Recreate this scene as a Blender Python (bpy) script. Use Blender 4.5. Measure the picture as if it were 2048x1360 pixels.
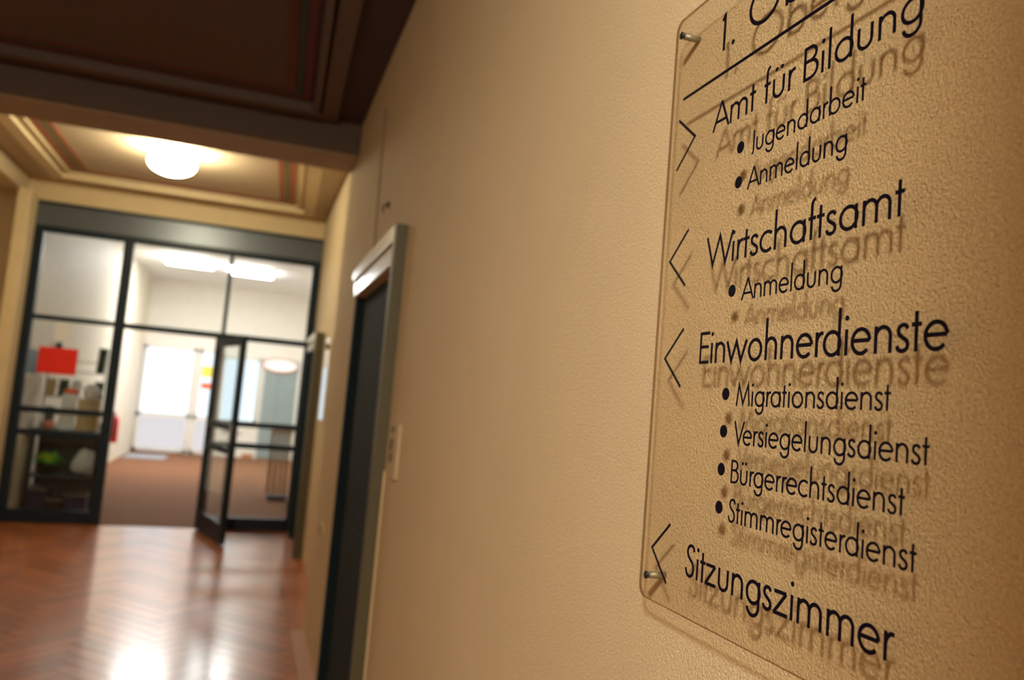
import bpy, bmesh, math, random
from mathutils import Matrix, Vector
random.seed(7)
PI = math.pi
H = 1.513                      # eye height above the floor
sc = bpy.context.scene
for o in list(bpy.data.objects):
    bpy.data.objects.remove(o)
C = sc.collection

# ------------------------------------------------------------------ camera
cd = bpy.data.cameras.new('camera')
cam = bpy.data.objects.new('camera', cd); C.objects.link(cam)
r_ = Vector((0.946669, -0.311076, 0.083964)); u_ = Vector((-0.10737, -0.058868, 0.992475)); f_ = Vector((0.303792, 0.94856, 0.089129))
cam.matrix_world = Matrix(((r_.x, u_.x, -f_.x, 0), (r_.y, u_.y, -f_.y, 0), (r_.z, u_.z, -f_.z, H), (0, 0, 0, 1)))
cd.sensor_width = 23.6
cd.lens = 1605.087/2048*23.6
cd.clip_start = 0.02
cd.dof.use_dof = True
cd.dof.focus_distance = 0.80
cd.dof.aperture_fstop = 2.9
cd.dof.aperture_blades = 0
sc.camera = cam

# ------------------------------------------------------------------ world, exposure
w = bpy.data.worlds.new('world'); sc.world = w; w.use_nodes = True
w.node_tree.nodes['Background'].inputs[0].default_value = (0.75, 0.85, 1.0, 1)
w.node_tree.nodes['Background'].inputs[1].default_value = 0.6
vs = sc.view_settings
vs.view_transform = 'Standard'; vs.look = 'None'; vs.gamma = 1.0; vs.exposure = 0.0
try: vs.use_curve_mapping = False
except Exception: pass
try:
    sc.cycles.use_denoising = True
    sc.cycles.max_bounces = 10; sc.cycles.transparent_max_bounces = 24
    sc.cycles.diffuse_bounces = 5
    sc.cycles.caustics_reflective = False; sc.cycles.caustics_refractive = False
except Exception: pass

LAMP_FAR = 84.0      # globe of the far bay
LAMP_NEAR = 500.0     # globe of the bay behind the viewer
TUBES = 58.0        # ceiling lights beyond the glass
DAY = 1.5           # daylight on the glazing of the far wall

# ------------------------------------------------------------------ materials
def newmat(name):
    m = bpy.data.materials.new(name); m.use_nodes = True
    nt = m.node_tree; nt.nodes.clear()
    out = nt.nodes.new('ShaderNodeOutputMaterial')
    return m, nt, out
def N(nt, t, **kw):
    n = nt.nodes.new(t)
    for k, v in kw.items():
        if k in n.inputs.keys(): n.inputs[k].default_value = v
        else: setattr(n, k, v)
    return n
def mat(name, col, rough=0.6, metal=0.0, spec=0.5, var=0.08, vscale=6.0, bump=0.0, bscale=60.0, bdist=0.002, coat=0.0):
    m, nt, out = newmat(name)
    p = N(nt, 'ShaderNodeBsdfPrincipled', Roughness=rough, Metallic=metal)
    p.inputs['Specular IOR Level'].default_value = spec
    p.inputs['Coat Weight'].default_value = coat
    nt.links.new(p.outputs[0], out.inputs[0])
    tc = N(nt, 'ShaderNodeTexCoord')
    nz = N(nt, 'ShaderNodeTexNoise', Scale=vscale, Detail=4.0)
    nt.links.new(tc.outputs['Object'], nz.inputs['Vector'])
    mx = N(nt, 'ShaderNodeMix', data_type='RGBA')
    c0 = tuple(max(0, c*(1-var)) for c in col); c1 = tuple(min(1, c*(1+var)) for c in col)
    mx.inputs[6].default_value = (*c0, 1); mx.inputs[7].default_value = (*c1, 1)
    nt.links.new(nz.outputs[0], mx.inputs[0]); nt.links.new(mx.outputs[2], p.inputs['Base Color'])
    if bump:
        b = N(nt, 'ShaderNodeBump', Strength=bump, Distance=bdist)
        n2 = N(nt, 'ShaderNodeTexNoise', Scale=bscale, Detail=5.0, Roughness=0.6)
        nt.links.new(tc.outputs['Object'], n2.inputs['Vector'])
        nt.links.new(n2.outputs[0], b.inputs['Height']); nt.links.new(b.outputs[0], p.inputs['Normal'])
    return m
def emit(name, col, strength):
    m, nt, out = newmat(name)
    e = N(nt, 'ShaderNodeEmission', Strength=strength); e.inputs[0].default_value = (*col, 1)
    nt.links.new(e.outputs[0], out.inputs[0]); return m
def clear(name, tint=(1, 1, 1), ior=1.45, rough=0.0):
    m, nt, out = newmat(name)
    t = N(nt, 'ShaderNodeBsdfTransparent'); t.inputs[0].default_value = (*tint, 1)
    g = N(nt, 'ShaderNodeBsdfGlossy', Roughness=rough); g.inputs[0].default_value = (1, 1, 1, 1)
    fr = N(nt, 'ShaderNodeFresnel', IOR=ior)
    mx = N(nt, 'ShaderNodeMixShader')
    ge = N(nt, 'ShaderNodeNewGeometry')          # the far side of a sheet adds no reflection of its own
    iv = N(nt, 'ShaderNodeMath', operation='SUBTRACT'); iv.inputs[0].default_value = 1.0
    ml = N(nt, 'ShaderNodeMath', operation='MULTIPLY')
    nt.links.new(ge.outputs['Backfacing'], iv.inputs[1]); nt.links.new(iv.outputs[0], ml.inputs[0]); nt.links.new(fr.outputs[0], ml.inputs[1])
    nt.links.new(ml.outputs[0], mx.inputs[0]); nt.links.new(t.outputs[0], mx.inputs[1]); nt.links.new(g.outputs[0], mx.inputs[2])
    nt.links.new(mx.outputs[0], out.inputs[0]); return m

# rough plaster: fine stipple with flattened crests
def plaster(name, col):
    m, nt, out = newmat(name)
    p = N(nt, 'ShaderNodeBsdfPrincipled', Roughness=0.75)
    p.inputs['Specular IOR Level'].default_value = 0.25
    nt.links.new(p.outputs[0], out.inputs[0])
    tc = N(nt, 'ShaderNodeTexCoord')
    n1 = N(nt, 'ShaderNodeTexNoise', Scale=360.0, Detail=4.0, Roughness=0.65)
    n2 = N(nt, 'ShaderNodeTexVoronoi', Scale=300.0)
    n3 = N(nt, 'ShaderNodeTexNoise', Scale=5.0, Detail=3.0)
    n4 = N(nt, 'ShaderNodeTexNoise', Scale=330.0, Detail=3.0)
    for n in (n1, n2, n3, n4): nt.links.new(tc.outputs['Object'], n.inputs['Vector'])
    ml = N(nt, 'ShaderNodeMath', operation='MULTIPLY'); ml.inputs[1].default_value = 0.5
    nt.links.new(n2.outputs['Distance'], ml.inputs[0])
    ad = N(nt, 'ShaderNodeMath', operation='ADD')
    nt.links.new(n1.outputs[0], ad.inputs[0]); nt.links.new(ml.outputs[0], ad.inputs[1])
    b = N(nt, 'ShaderNodeBump', Strength=0.85, Distance=0.0022)
    nt.links.new(ad.outputs[0], b.inputs['Height']); nt.links.new(b.outputs[0], p.inputs['Normal'])
    r = N(nt, 'ShaderNodeMix', data_type='RGBA')
    r.inputs[6].default_value = (*[c*0.93 for c in col], 1); r.inputs[7].default_value = (*[min(1, c*1.05) for c in col], 1)
    nt.links.new(n3.outputs[0], r.inputs[0])
    s = N(nt, 'ShaderNodeMix', data_type='RGBA', blend_type='MULTIPLY')
    s.inputs[0].default_value = 1.0
    rm = N(nt, 'ShaderNodeMapRange'); rm.inputs[1].default_value = 0.3; rm.inputs[2].default_value = 0.7; rm.inputs[3].default_value = 0.80; rm.inputs[4].default_value = 1.12
    nt.links.new(n4.outputs[0], rm.inputs[0])
    nt.links.new(r.outputs[2], s.inputs[6]); nt.links.new(rm.outputs[0], s.inputs[7])
    nt.links.new(s.outputs[2], p.inputs['Base Color'])
    return m

def parquet():
    m, nt, out = newmat('oiled_parquet')
    p = N(nt, 'ShaderNodeBsdfPrincipled', Roughness=0.29)
    p.inputs['Specular IOR Level'].default_value = 0.6
    p.inputs['Coat Weight'].default_value = 0.42; p.inputs['Coat Roughness'].default_value = 0.15
    nt.links.new(p.outputs[0], out.inputs[0])
    oi = N(nt, 'ShaderNodeObjectInfo')
    ge = N(nt, 'ShaderNodeNewGeometry')
    ad = N(nt, 'ShaderNodeMath', operation='ADD')
    nt.links.new(oi.outputs['Random'], ad.inputs[0]); nt.links.new(ge.outputs['Random Per Island'], ad.inputs[1])
    fr = N(nt, 'ShaderNodeMath', operation='FRACT'); nt.links.new(ad.outputs[0], fr.inputs[0])
    cr = N(nt, 'ShaderNodeValToRGB')
    cr.color_ramp.elements[0].color = (0.40, 0.128, 0.038, 1); cr.color_ramp.elements[1].color = (0.66, 0.215, 0.062, 1)
    nt.links.new(fr.outputs[0], cr.inputs[0])
    tc = N(nt, 'ShaderNodeTexCoord')
    mp = N(nt, 'ShaderNodeMapping'); mp.inputs['Scale'].default_value = (3, 40, 40)
    nz = N(nt, 'ShaderNodeTexNoise', Scale=1.0, Detail=5.0)
    nt.links.new(tc.outputs['Object'], mp.inputs[0]); nt.links.new(mp.outputs[0], nz.inputs['Vector'])
    mx = N(nt, 'ShaderNodeMix', data_type='RGBA', blend_type='MULTIPLY'); mx.inputs[0].default_value = 0.5
    nt.links.new(cr.outputs[0], mx.inputs[6]); nt.links.new(nz.outputs[0], mx.inputs[7])
    nt.links.new(mx.outputs[2], p.inputs['Base Color'])
    b = N(nt, 'ShaderNodeBump', Strength=0.07, Distance=0.01)
    n2 = N(nt, 'ShaderNodeTexNoise', Scale=5.0, Detail=2.0)
    nt.links.new(ge.outputs['Position'], n2.inputs['Vector'])
    nt.links.new(n2.outputs[0], b.inputs['Height']); nt.links.new(b.outputs[0], p.inputs['Normal'])
    return m

M = {}
M['plaster'] = plaster('cream_rough_plaster', (0.645, 0.54, 0.365))
M['beigewall'] = mat('tan_switch_plastic', (0.52, 0.42, 0.28), 0.5)
M['cable'] = mat('brown_cable_sheath', (0.22, 0.17, 0.11), 0.6)
M['cream'] = mat('cream_paint', (0.72, 0.60, 0.38), 0.6, bump=0.1, bscale=80)
M['ceiling'] = mat('ceiling_paint', (0.56, 0.46, 0.33), 0.7, bump=0.1, bscale=50)
M['ceil_near'] = mat('shaded_ceiling_paint', (0.045, 0.028, 0.042), 0.7, bump=0.1, bscale=50)  # near-bay ceiling, moulding, stripe, panel and beam colours darkened to paint shade
M['ceil_near_mould'] = mat('shaded_moulding_paint', (0.10, 0.07, 0.062), 0.6)
M['red_shaded'] = mat('shaded_red_stripe_paint', (0.10, 0.02, 0.022), 0.7)
M['green_shaded'] = mat('shaded_green_stripe_paint', (0.025, 0.05, 0.035), 0.7)
M['ceil_shaded'] = mat('shaded_panel_paint', (0.085, 0.052, 0.052), 0.7, bump=0.1, bscale=50)
M['soffit_bounce'] = mat('bounce_lit_soffit_paint', (0.34, 0.26, 0.19), 0.65)  # lighter tone paints floor bounce on the beam underside
M['beam'] = mat('shaded_beam_paint', (0.10, 0.07, 0.06), 0.65, bump=0.1, bscale=50)
M['ceil_light'] = mat('ceiling_moulding_paint', (0.75, 0.64, 0.42), 0.55)
M['red_stripe'] = mat('dull_red_stripe_paint', (0.42, 0.15, 0.08), 0.7)
M['green_stripe'] = mat('dull_green_stripe_paint', (0.16, 0.22, 0.12), 0.7)
M['white_wall'] = mat('white_room_paint', (0.84, 0.81, 0.74), 0.6, bump=0.05)
M['warm_wall'] = mat('beige_room_paint', (0.72, 0.66, 0.54), 0.6)
M['white_ceiling'] = mat('white_ceiling_paint', (0.86, 0.84, 0.82), 0.7)
M['frame'] = mat('blue_black_frame_lacquer', (0.005, 0.016, 0.030), 0.45, spec=0.3, var=0.15)
M['header'] = mat('grey_header_metal', (0.12, 0.145, 0.18), 0.36, metal=0.5)
M['door_leaf'] = mat('dark_petrol_door_paint', (0.007, 0.019, 0.027), 0.8, spec=0.2, var=0.15, bump=0.1)
M['jamb'] = mat('olive_grey_jamb_paint', (0.095, 0.088, 0.052), 0.55)
M['head'] = mat('white_gloss_head_paint', (0.80, 0.84, 0.84), 0.25)
M['parquet'] = parquet()
M['screed'] = mat('dark_floor_joint', (0.06, 0.025, 0.012), 0.8)
M['carpet'] = mat('brown_hall_floor', (0.19, 0.088, 0.045), 0.85, spec=0.15, bump=0.2, bscale=200)
M['border'] = mat('pink_brown_floor_border', (0.50, 0.27, 0.19), 0.35)
M['print'] = mat('black_vinyl_print', (0.003, 0.002, 0.008), 0.6, spec=0.08, var=0.3)
M['acrylic'] = clear('clear_acrylic', (0.955, 0.935, 0.90), 1.42)
M['acrylic_edge'] = clear('acrylic_polished_edge', (0.42, 0.33, 0.24), 1.3, 0.2)
M['glass'] = clear('window_glass', (0.93, 0.96, 0.96), 1.5)
M['pin_body'] = mat('grey_pin_metal', (0.30, 0.30, 0.24), 0.45, metal=0.5)
M['pin_cap'] = mat('black_pin_cap', (0.006, 0.008, 0.01), 0.3)
M['globe'] = emit('lit_opal_globe', (1.0, 0.85, 0.54), LAMP_FAR)
M['globe_near'] = emit('lit_opal_globe_rear', (1.0, 0.865, 0.66), LAMP_NEAR)
M['tube'] = emit('lit_diffuser', (1.0, 0.97, 0.93), TUBES)
M['white_plastic'] = mat('white_plastic', (0.8, 0.8, 0.78), 0.4)
M['day'] = emit('daylit_frosted_glazing', (0.80, 0.91, 1.0), DAY)
M['day_soft'] = emit('daylit_lower_glazing', (0.95, 0.90, 0.92), DAY*0.55)
M['grey_frame'] = mat('pale_grey_frame_paint', (0.72, 0.73, 0.70), 0.5)
M['grey_blue'] = mat('grey_green_door_paint', (0.27, 0.34, 0.35), 0.5)
M['wood'] = mat('pale_brown_wood', (0.36, 0.22, 0.10), 0.45, var=0.25, vscale=14)
M['skirting'] = mat('orange_brown_skirting', (0.50, 0.20, 0.09), 0.5)
M['doormat'] = mat('grey_blue_mat', (0.30, 0.33, 0.38), 0.9, bump=0.4, bscale=150)
M['red'] = mat('bright_red_paper', (0.80, 0.020, 0.006), 0.6)
M['ext_red'] = mat('extinguisher_red', (0.70, 0.008, 0.02), 0.3)
M['black'] = mat('black_rubber', (0.01, 0.011, 0.013), 0.5)
M['paper'] = mat('white_paper', (0.76, 0.82, 0.92), 0.6)
M['yellow'] = mat('yellow_paper', (0.85, 0.72, 0.10), 0.6)
M['orange'] = mat('orange_paper', (0.85, 0.14, 0.01), 0.6)
M['blue_paper'] = mat('blue_grey_paper', (0.09, 0.17, 0.24), 0.6)
M['green_paper'] = mat('dark_green_paper', (0.02, 0.07, 0.05), 0.6)
M['pinkish'] = mat('salmon_paper', (0.72, 0.28, 0.2), 0.6)
M['beige'] = mat('beige_card', (0.55, 0.45, 0.28), 0.7)
M['leaf'] = mat('bright_green_leaf', (0.16, 0.88, 0.16), 0.4, var=0.3)
M['leaf_yellow'] = mat('yellow_green_leaf', (0.70, 0.88, 0.12), 0.4, var=0.2)
M['pot'] = mat('dark_pot_glaze', (0.02, 0.022, 0.03), 0.3)
M['soil'] = mat('dark_soil', (0.03, 0.02, 0.012), 0.9)
M['rack'] = mat('grey_wire', (0.25, 0.26, 0.27), 0.4, metal=0.7)
M['shelf'] = mat('grey_green_shelf', (0.045, 0.065, 0.075), 0.5)
M['navy'] = mat('navy_plastic', (0.02, 0.035, 0.10), 0.4)
M['silver'] = mat('brushed_steel', (0.5, 0.5, 0.5), 0.3, metal=1.0)

# ------------------------------------------------------------------ object helpers
def props(o, label=None, cat=None, group=None, kind=None):
    if label: o['label'] = label
    if cat: o['category'] = cat
    if group: o['group'] = group
    if kind: o['kind'] = kind
    return o
def mesh_obj(name, me, m, parent=None, origin=None):
    o = bpy.data.objects.new(name, me); C.objects.link(o)
    if m is not None:
        ms = m if isinstance(m, (list, tuple)) else [m]
        for mm in ms: me.materials.append(mm)
    if parent is not None: o.parent = parent
    return o
def build(name, bm, m, parent=None, smooth=False, bevel=0.0):
    me = bpy.data.meshes.new(name)
    if bevel:
        bmesh.ops.bevel(bm, geom=[e for e in bm.edges], offset=bevel, segments=2, affect='EDGES', profile=0.6)
    bmesh.ops.recalc_face_normals(bm, faces=bm.faces)
    bm.to_mesh(me); bm.free()
    if smooth:
        for p in me.polygons: p.use_smooth = True
    # parent offset: children are authored in world coordinates
    o = mesh_obj(name, me, m, parent)
    if parent is not None:
        off = world_origin(parent)
        me.transform(Matrix.Translation(-off))
    return o
def world_origin(o):
    v = Vector((0, 0, 0))
    while o is not None:
        v += o.location; o = o.parent
    return v
def empty(name, loc, label, cat, group=None, kind=None):
    o = bpy.data.objects.new(name, None); C.objects.link(o); o.location = loc
    o.empty_display_size = 0.1
    return props(o, label, cat, group, kind)
def box(bm, x0, x1, y0, y1, z0, z1):
    vs_ = [bm.verts.new(p) for p in ((x0, y0, z0), (x1, y0, z0), (x1, y1, z0), (x0, y1, z0), (x0, y0, z1), (x1, y0, z1), (x1, y1, z1), (x0, y1, z1))]
    for f in ((0, 3, 2, 1), (4, 5, 6, 7), (0, 1, 5, 4), (1, 2, 6, 5), (2, 3, 7, 6), (3, 0, 4, 7)):
        bm.faces.new([vs_[i] for i in f])
    return vs_
def bx(name, x0, x1, y0, y1, z0, z1, m, parent=None, bevel=0.0):
    bm = bmesh.new(); box(bm, x0, x1, y0, y1, z0, z1)
    return build(name, bm, m, parent, bevel=bevel)
def boxes(name, lst, m, parent=None, bevel=0.0):
    bm = bmesh.new()
    for b in lst: box(bm, *b)
    return build(name, bm, m, parent, bevel=bevel)
def lathe(name, prof, m, parent, loc, axis='Z', seg=28, smooth=True, flip=1):
    bm = bmesh.new(); rings = []
    for (r, h) in prof:
        ring = []
        for k in range(seg):
            a = 2*PI*k/seg; c, s = r*math.cos(a), r*math.sin(a)
            p = {'Z': (c, s, h*flip), 'X': (h*flip, c, s), 'Y': (c, h*flip, s)}[axis]
            ring.append(bm.verts.new((p[0]+loc[0], p[1]+loc[1], p[2]+loc[2])))
        rings.append(ring)
    for a, b in zip(rings, rings[1:]):
        for k in range(seg): bm.faces.new((a[k], a[(k+1) % seg], b[(k+1) % seg], b[k]))
    bm.faces.new(rings[0]); bm.faces.new(rings[-1])
    return build(name, bm, m, parent, smooth=smooth)
def tube(name, pts, r, m, parent=None, seg=10):
    bm = bmesh.new(); rings = []
    pts = [Vector(p) for p in pts]
    for i, p in enumerate(pts):
        d = (pts[min(i+1, len(pts)-1)] - pts[max(i-1, 0)]).normalized()
        a = d.orthogonal().normalized() if i == 0 else (prev - d*prev.dot(d)).normalized()
        prev = a; b = d.cross(a)
        rings.append([bm.verts.new(p + (a*math.cos(2*PI*k/seg) + b*math.sin(2*PI*k/seg))*r) for k in range(seg)])
    for a, b in zip(rings, rings[1:]):
        for k in range(seg): bm.faces.new((a[k], a[(k+1) % seg], b[(k+1) % seg], b[k]))
    bm.faces.new(rings[0]); bm.faces.new(rings[-1])
    return build(name, bm, m, parent, smooth=True)
def prism(bm, poly, z0, z1):
    a = [bm.verts.new((x, y, z0)) for x, y in poly]; b = [bm.verts.new((x, y, z1)) for x, y in poly]
    n = len(poly)
    bm.faces.new(a[::-1]); bm.faces.new(b)
    for i in range(n): bm.faces.new((a[i], a[(i+1) % n], b[(i+1) % n], b[i]))

# ================================================================== STRUCTURE
XR, XR2 = 0.5, 0.63            # right wall: near corridor, far bay
P = 9.3                        # plane of the glazed partition
Z = lambda z: z + H            # eye-level heights to floor heights
# ---- right wall with the two door openings
D1 = (2.985, 4.17, Z(0.565)); D2 = (7.85, 8.85, Z(0.50))
wr = boxes('wall_right', [
    (XR, 0.9, -4.0, D1[0], 0, 3.6), (XR, 0.9, D1[0], D1[1], D1[2], 3.6), (XR, 0.9, D1[1], 5.45, 0, 3.6),
    (0.58, 0.9, D1[0], D1[1], 0, D1[2]),
    (XR2, 0.9, 5.45, D2[0], 0, 3.6), (XR2, 0.9, D2[0], D2[1], D2[2], 3.6), (XR2, 0.9, D2[1], P+0.1, 0, 3.6),
    (0.71, 0.9, D2[0], D2[1], 0, D2[2])], M['plaster'])
props(wr, 'right corridor wall in rough cream plaster', kind='structure')
# unseen pillar added behind the viewer to shade the wall's right edge
shade_pillar = bx('shade_blocker', -0.10, 0.10, -0.28, -0.075, 0, Z(2.0), M['plaster'], bevel=0.01); props(shade_pillar, kind='structure')
# ---- left wall with a recess in the far bay
wl = boxes('wall_left', [(-3.0, -2.37, -4.0, 5.0, 0, 3.6), (-3.0, -2.75, 5.0, 9.4, 0, Z(1.81)), (-2.75, -2.40, 9.27, 9.4, 0, Z(1.81)), (-3.0, -2.37, 5.0, P+0.1, Z(1.81), 3.6)], M['plaster'])
props(wl, kind='structure')
pil = bx('trim_1', -2.385, -2.26, 9.0, P+0.1, 0, Z(1.81), M['cream'], bevel=0.012); props(pil, kind='structure')
wb = bx('wall_back', -3.0, 0.9, -4.2, -4.0, 0, 3.6, M['plaster']); props(wb, kind='structure')

# ---- floors
fl = bx('floor', -3.0, 0.9, -4.0, P+0.02, -0.1, -0.006, M['screed']); props(fl, 'glossy orange-brown herringbone parquet floor', kind='structure')
def clip(poly, x0, x1, y0, y1):
    def cut(poly, ins, inter):
        out = []
        for i in range(len(poly)):
            a, b = poly[i-1], poly[i]
            if ins(b):
                if not ins(a): out.append(inter(a, b))
                out.append(b)
            elif ins(a): out.append(inter(a, b))
        return out
    def ix(c): return lambda a, b: (c, a[1]+(b[1]-a[1])*(c-a[0])/(b[0]-a[0]))
    def iy(c): return lambda a, b: (a[0]+(b[0]-a[0])*(c-a[1])/(b[1]-a[1]), c)
    for ins, inter in ((lambda p: p[0] >= x0, ix(x0)), (lambda p: p[0] <= x1, ix(x1)), (lambda p: p[1] >= y0, iy(y0)), (lambda p: p[1] <= y1, iy(y1))):
        if poly: poly = cut(poly, ins, inter)
    return poly
PW, n_ = 0.105, 5
planks = []
ca, sa = math.cos(PI/4), math.sin(PI/4)
for k in range(-160, 160):
    for m_ in range(-30, 30):
        ox, oy = k + n_*m_, k - n_*m_
        for (ax, ay, lx, ly, hor) in ((ox, oy, n_, 1, 1), (ox+n_, oy+1-n_, 1, n_, 0)):
            cx, cy = (ax+lx/2)*PW, (ay+ly/2)*PW
            wx, wy = cx*ca-cy*sa, cx*sa+cy*ca
            wx -= 1.1
            if -2.6 < wx < 0.9 and -1.3 < wy < P+0.3:
                planks.append((wx, wy, hor, lx, ly))
J = 0.0015
full = {}
def plank_mesh(hor):
    bm = bmesh.new(); lx, ly = (n_*PW/2-J, PW/2-J)
    prism(bm, [(-lx, -ly), (lx, -ly), (lx, ly), (-lx, ly)], -0.006, 0.0)
    me = bpy.data.meshes.new('plank'); bmesh.ops.recalc_face_normals(bm, faces=bm.faces); bm.to_mesh(me); bm.free()
    me.materials.append(M['parquet']); return me
full = plank_mesh(1)
reg = (-2.37, XR-0.085, -1.2, P-0.03)
stuffbm = bmesh.new(); cnt = 0
planks.sort(key=lambda t: abs(t[1]-6.6))
for (wx, wy, hor, lx, ly) in planks:
    ang = PI/4 if hor else PI/4 + PI/2
    hx, hy = n_*PW/2-J, PW/2-J
    poly = [(wx+a*math.cos(ang)-b*math.sin(ang), wy+a*math.sin(ang)+b*math.cos(ang)) for a, b in ((-hx, -hy), (hx, -hy), (hx, hy), (-hx, hy))]
    rx1 = reg[1]
    pc = clip(poly, reg[0], rx1, reg[2], reg[3])
    if len(pc) < 3: continue
    area = abs(sum(pc[i-1][0]*pc[i][1]-pc[i][0]*pc[i-1][1] for i in range(len(pc))))/2
    if area < 2e-4: continue
    whole = area > 0.999*(4*hx*hy)
    if cnt < 298 and wy > 4.2:
        cnt += 1
        if whole:
            o = bpy.data.objects.new('plank', full); C.objects.link(o); o.location = (wx, wy, 0); o.rotation_euler = (0, 0, ang)
        else:
            bm = bmesh.new()
            ci, si = math.cos(-ang), math.sin(-ang)
            prism(bm, [((x-wx)*ci-(y-wy)*si, (x-wx)*si+(y-wy)*ci) for x, y in pc], -0.006, 0.0)
            me = bpy.data.meshes.new('plank'); bmesh.ops.recalc_face_normals(bm, faces=bm.faces); bm.to_mesh(me); bm.free(); me.materials.append(M['parquet'])
            o = bpy.data.objects.new('plank', me); C.objects.link(o); o.location = (wx, wy, 0); o.rotation_euler = (0, 0, ang)
        o.parent = fl
    else:
        prism(stuffbm, pc, -0.006, 0.0)
st = build('planks', stuffbm, M['parquet'], fl); st['kind'] = 'stuff'
bd = bx('trim_2', XR-0.083, XR, -1.2, 5.45, -0.006, 0.001, M['border']); props(bd, 'pinkish brown border strip of the floor along the right wall', kind='structure')
bd = bx('trim_3', XR-0.083, XR2, 5.45, P-0.03, -0.006, 0.001, M['parquet']); props(bd, kind='structure')
f2 = bx('trim_7', -2.75, -2.372, 5.0, 9.27, -0.006, 0.001, M['border']); props(f2, kind='structure')

# ---- ceiling: near bay, beam, far bay
ZN, ZF, ZB = Z(1.715), Z(2.0), Z(1.53)
clr = boxes('ceiling', [(-3.0, 0.9, 0.7, 5.05, ZN, 3.9)], M['ceil_near']); props(clr, 'coffered ceiling of the near bay, coloured dark for its shade', kind='structure')
cl = boxes('ceiling', [(-3.0, 0.9, 5.45, P+0.1, ZF, 3.9), (-3.0, 0.9, -4.0, 0.2, ZF, 3.9)], M['ceiling'])
props(cl, 'cream coffered ceiling of the bay with the lamp', kind='structure')
beam = bx('trim_4', -2.37, XR, 5.02, 5.45, ZB, 3.85, M['beam'], bevel=0.01); props(beam, 'cross beam under the corridor ceiling, coloured dark for its shade', kind='structure')
bx('bounce_light_strip', -2.36, XR-0.001, 5.06, 5.44, ZB-0.012, ZB+0.002, M['soffit_bounce'], beam, bevel=0.003)  # strip added to put bounce light under the beam
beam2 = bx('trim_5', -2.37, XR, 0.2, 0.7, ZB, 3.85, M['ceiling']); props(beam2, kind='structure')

def ring(name, q0, q1, z0, z1, m, parent):
    # frame between two quads (lists of 4 xy points), from z0 (low) to z1
    bm = bmesh.new()
    for i in range(4):
        j = (i+1) % 4
        prism(bm, [q0[i], q0[j], q1[j], q1[i]], z0, z1)
    bmesh.ops.remove_doubles(bm, verts=bm.verts, dist=1e-5)
    return build(name, bm, m, parent)
def quad(xl, xrf, xrn, yn, yf): return [(xl, yn), (xrn, yn), (xrf, yf), (xl, yf)]
# near bay (right side of the coffer runs slightly askew to the wall, as in the photo)
def coffer_near(parent):
    s = 0.033
    def qn(inset):   # inset from the moulding's outer edge
        xf = 0.335 - inset; xn = xf - s*4.05
        return quad(-2.21+inset, xf, xn, 0.85+inset, 4.93-inset)
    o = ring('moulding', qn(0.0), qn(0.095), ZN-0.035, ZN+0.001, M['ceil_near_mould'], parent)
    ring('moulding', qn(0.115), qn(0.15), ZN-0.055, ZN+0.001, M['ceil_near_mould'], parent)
    ring('painted_stripe', qn(0.175), qn(0.215), ZN-0.004, ZN+0.001, M['red_shaded'], parent)
    ring('painted_stripe', qn(0.225), qn(0.255), ZN-0.004, ZN+0.001, M['green_shaded'], parent)
    ring('painted_stripe', qn(0.265), qn(0.31), ZN-0.004, ZN+0.001, M['red_shaded'], parent)
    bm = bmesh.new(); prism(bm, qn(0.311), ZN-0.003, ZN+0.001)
    build('coffer_panel', bm, M['ceil_shaded'], parent)
coffer_near(clr)
def coffer_far(parent):
    def qf(inset, dy=None):
        dy = inset if dy is None else dy
        xf = 0.475 - inset; xn = 0.39 - inset - 0.04
        return quad(-2.10+inset, xf, xn, 5.75+inset, 9.0-inset)
    ring('moulding', qf(-0.10), qf(0.0), ZF-0.012, ZF+0.001, M['ceiling'], parent)
    ring('moulding', qf(0.0), qf(0.12), ZF-0.055, ZF+0.001, M['ceil_light'], parent)
    ring('moulding', qf(0.155), qf(0.19), ZF-0.02, ZF+0.001, M['ceil_light'], parent)
    ring('painted_stripe', qf(0.22), qf(0.27), ZF-0.004, ZF+0.001, M['red_stripe'], parent)
    ring('painted_stripe', qf(0.285), qf(0.315), ZF-0.004, ZF+0.001, M['green_stripe'], parent)
    ring('painted_stripe', qf(0.33), qf(0.375), ZF-0.004, ZF+0.001, M['red_stripe'], parent)
coffer_far(cl)
fas = bx('trim_8', -2.37, XR2, P-0.02, P+0.15, Z(1.76), ZF, M['cream'], bevel=0.008); props(fas, 'cream fascia above the glazed partition', kind='structure')

# ---- door builder (frames standing proud of the wall)
def door(n, X, y0, y1, ztop, near_w, proud, label):
    d = empty('door_%d' % n, (X, y0, 0), label, None, kind='structure')
    a = y0 - near_w; b = y1 + near_w
    bx('jamb', X-proud, X+0.08, a, y0+0.012, 0, ztop+0.098, M['jamb'], d, bevel=0.004)
    bx('jamb', X-proud+0.02, X+0.08, y1-0.012, b, 0, ztop, M['door_leaf'], d, bevel=0.004)
    hd = bx('head', X-proud-0.004, X+0.08, y0+0.013, b, ztop+0.04, ztop+0.098, M['head'], d, bevel=0.006); hd['label'] = 'white upper head moulding'
    bx('head_groove', X-proud+0.02, X+0.08, y0+0.013, b-0.004, ztop+0.024, ztop+0.04, M['jamb'], d)
    h2 = bx('head', X-proud+0.006, X+0.08, y0+0.013, b-0.03, ztop-0.045, ztop+0.024, M['head'], d, bevel=0.005); h2['label'] = 'white lower head moulding'
    leaf = bx('door_leaf', X+0.012, X+0.055, y0+0.014, y1-0.014, 0.005, ztop-0.046, M['door_leaf'], d, bevel=0.003)
    for (p0, p1) in ((0.15, 0.95), (1.1, ztop-0.2)):
        bx('door_panel', X+0.004, X+0.012, y0+0.16, y1-0.16, p0, p1, M['door_leaf'], leaf, bevel=0.003)
    return d
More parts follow.
